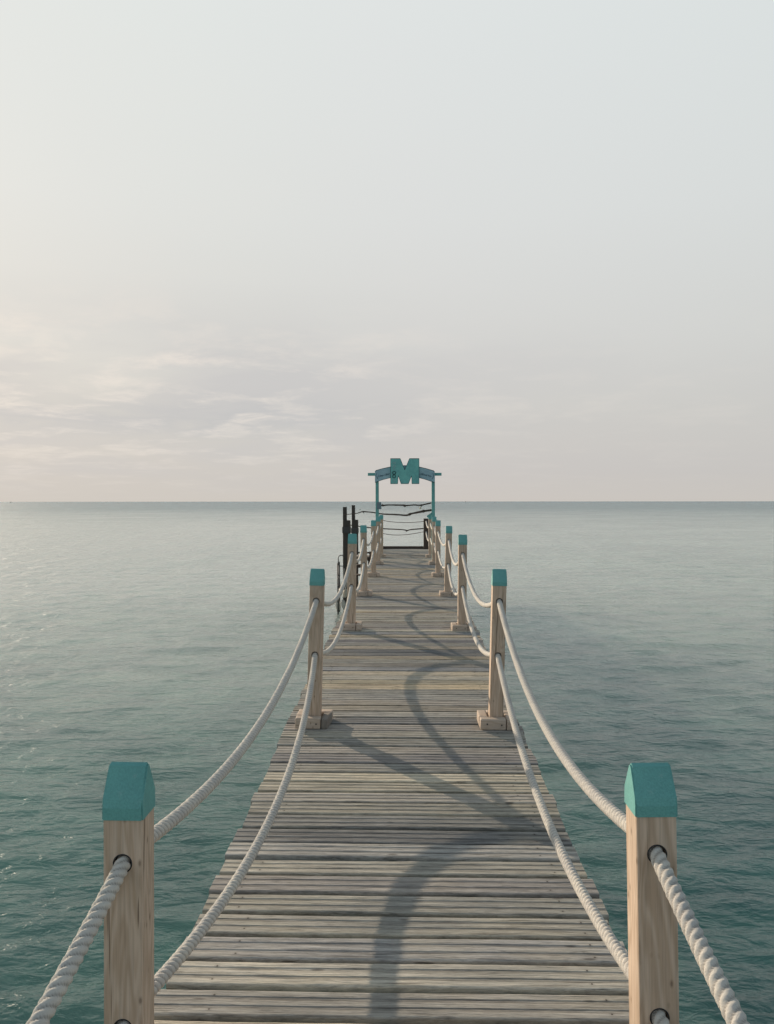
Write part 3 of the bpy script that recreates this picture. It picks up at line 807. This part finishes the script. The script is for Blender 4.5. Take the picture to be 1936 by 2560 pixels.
def build_ladder():
    root = empty('swim_ladder', (-1.75, 19.8, 0)); tag(root, 'steel swimming ladder with a bent handrail, hanging into the sea left of the pier', 'ladder')
    off = Vector((1.75, -19.8, 0))
    def P(a): return [Vector(p) + off for p in a]
    bm = bmesh.new()
    tube(bm, P([(-1.58, 19.8, 1.513), (-1.69, 19.8, 1.513), (-1.725, 19.8, 1.495), (-1.747, 19.8, 1.45), (-1.747, 19.8, 1.30), (-1.735, 19.8, 1.262), (-1.70, 19.8, 1.236), (-1.58, 19.8, 1.233)]), .011, 8)
    obj('handrail', bm, DSTEEL, root, smooth=True)
    for yy in (19.8, 20.25):
        bm = bmesh.new(); tube(bm, P([(-1.760, yy, 1.31), (-1.755, yy, .69), (-1.75, yy, -.5)]), .019, 8)
        obj('side_rail', bm, DSTEEL, root, smooth=True)
    for z in (.98, .68, .38, .10):
        bm = bmesh.new(); a = [Vector((-1.76, 19.8, z)) + off, Vector((-1.76, 20.25, z)) + off]
        tube(bm, a, .016, 8); obj('rung', bm, DSTEEL, root, smooth=True)
build_ladder()

def fender(x, y, z, s, lean, label):
    """a sagging chalky fender: open half shell with a dark hollow"""
    bm = bmesh.new(); n, mrings = 16, 12; rings = []
    for i in range(mrings + 1):
        t = i / mrings; r = .085 * s * (math.sin(math.pi * (.08 + .84 * t)) ** .6) * (1 + .12 * noise.noise(Vector((t * 4, x, y))))
        rings.append([bm.verts.new((lean * (t - .5) + r * math.cos(2 * math.pi * k / n) * (1 + .08 * math.sin(3 * k + i)), r * math.sin(2 * math.pi * k / n), (t - .5) * .34 * s)) for k in range(n)])
    for i in range(mrings):
        for k in range(n): bm.faces.new((rings[i][k], rings[i][(k + 1) % n], rings[i + 1][(k + 1) % n], rings[i + 1][k]))
    bm.faces.new(rings[0][::-1]); bm.faces.new(rings[-1])
    o = obj('boat_fender', bm, FENDER, None, loc=(x, y, z), smooth=True); tag(o, label, 'fender', 'pale boat fenders by the ladder')
    bm = bmesh.new(); tube(bm, [(lean * .5, 0, .16 * s), (lean * .6 + .02, 0, .34 * s), (.09, .05, .60)], .008, 6)
    obj('cord', bm, ROPE, o)
    bm = bmesh.new(); tube(bm, [(-lean * .5, 0, -.15 * s), (-lean * .52, 0, -.19 * s)], .05 * s, 12)
    obj('end_cap', bm, RUBBER, o)
fender(-1.70, 19.92, .56, .80, .09, 'pale chalky boat fender hanging highest on the ladder pile')
fender(-1.59, 20.05, .50, .70, .03, 'small pale boat fender squeezed between ladder and pier')
fender(-1.775, 20.0, .20, .85, -.03, 'pale boat fender hanging lowest, just above the water at the ladder foot')
fender(-1.62, 19.95, .22, .75, -.05, 'grey boat fender low on the pier side of the ladder')

def build_landing():
    root = empty('boarding_step', (-1.2, 22.5, .8)); tag(root, 'low wooden boarding step with pale top board and dark rails between mooring pile and pier', 'steps')
    off = Vector((1.2, -22.5, -.8))
    def part(name, x0, x1, y0, y1, z0, z1, mat):
        bm = bmesh.new(); box(bm, x0, x1, y0, y1, z0, z1, .006)
        return obj(name, bm, mat, root, loc=off)
    part('top_board', -1.48, -.92, 22.2, 22.9, 1.275, 1.315, OLDBLOCK)
    part('rail', -1.50, -.90, 22.15, 22.19, 1.40, 1.445, BROWNPOST)
    part('rail', -1.48, -.92, 22.22, 22.30, 1.19, 1.272, BROWNPOST)
    part('tread', -1.50, -1.30, 21.9, 22.15, 1.01, 1.10, BROWNPOST)
    part('tread', -1.50, -1.30, 21.7, 21.95, .80, .835, BROWNPOST)
    part('leg', -1.47, -1.40, 22.25, 22.35, -1, 1.188, BROWNPOST)
    part('leg', -1.10, -1.03, 22.25, 22.35, -1, 1.188, BROWNPOST)
    part('leg', -1.06, -1.00, 22.14, 22.149, 1.0, 1.46, BROWNPOST)
build_landing()

# ------------------------------------------------------------------ far floats and boats
def buoy(x, y, r, mat, label):
    root = empty('buoy', (x, y, 0)); tag(root, label, 'buoy')
    bm = bmesh.new(); bmesh.ops.create_uvsphere(bm, u_segments=20, v_segments=12, radius=r)
    for v in bm.verts: v.co.z = v.co.z * .95 + r * .35
    obj('float_body', bm, mat, root, smooth=True)
    bm = bmesh.new(); tube(bm, [(0, 0, r * 1.2), (0, 0, r * 1.55)], r * .14, 8); obj('lifting_eye', bm, DSTEEL, root, smooth=True)
    bm = bmesh.new(); tube(bm, [(r * 1.0 * math.cos(a), r * 1.0 * math.sin(a), r * .35) for a in [2 * math.pi * k / 24 for k in range(25)]], r * .08, 6); obj('band', bm, RUBBER, root)
def float_at(u, v, r, mat, label):   # u, v: bearing tangents from the pier start
    y = CZ / v; buoy(u * y, y, r, mat, label)
float_at(35.2 / 1930, 18.15 / 1930, .42, YELLOW, 'pale yellow buoy floating beyond the gate, between the two upper branches')
float_at(-115.4 / 1930, 21.6 / 1930, .18, DARKWOOD, 'tiny dark buoy on the sea to the right of the mooring piles')
def boat(x, y, L, label, rot=0):
    root = empty('boat', (x, y, 0)); root.rotation_euler.z = rot; tag(root, label, 'boat')
    bm = bmesh.new(); secs = [(-.5, .16, .9), (-.3, .19, .9), (.1, .2, .95), (.35, .13, 1.05), (.5, .01, 1.2)]
    rows = [[bm.verts.new((a * L, s * b * L, z)) for s, z in ((-1, h), (-.6, -.3), (.6, -.3), (1, h))] for a, b, h in secs]
    for p, q in zip(rows, rows[1:]):
        for k in range(4): bm.faces.new((p[k], p[(k + 1) % 4], q[(k + 1) % 4], q[k]))
    bm.faces.new(rows[0]); bm.faces.new(rows[-1][::-1]); obj('hull', bm, WHITE, root)
    bm = bmesh.new(); box(bm, -.2 * L, .12 * L, -.1 * L, .1 * L, .9, 2.3, .2); obj('cabin', bm, DSTEEL, root)
boat(-(1016 - 16) / 1930 * 2600, 2600, 9, 'tiny dark boat on the horizon at the far left', .4)
boat((1164 - 1016) / 1930 * 2400, 2400, 8, 'tiny boat on the horizon just right of the gate', .2)
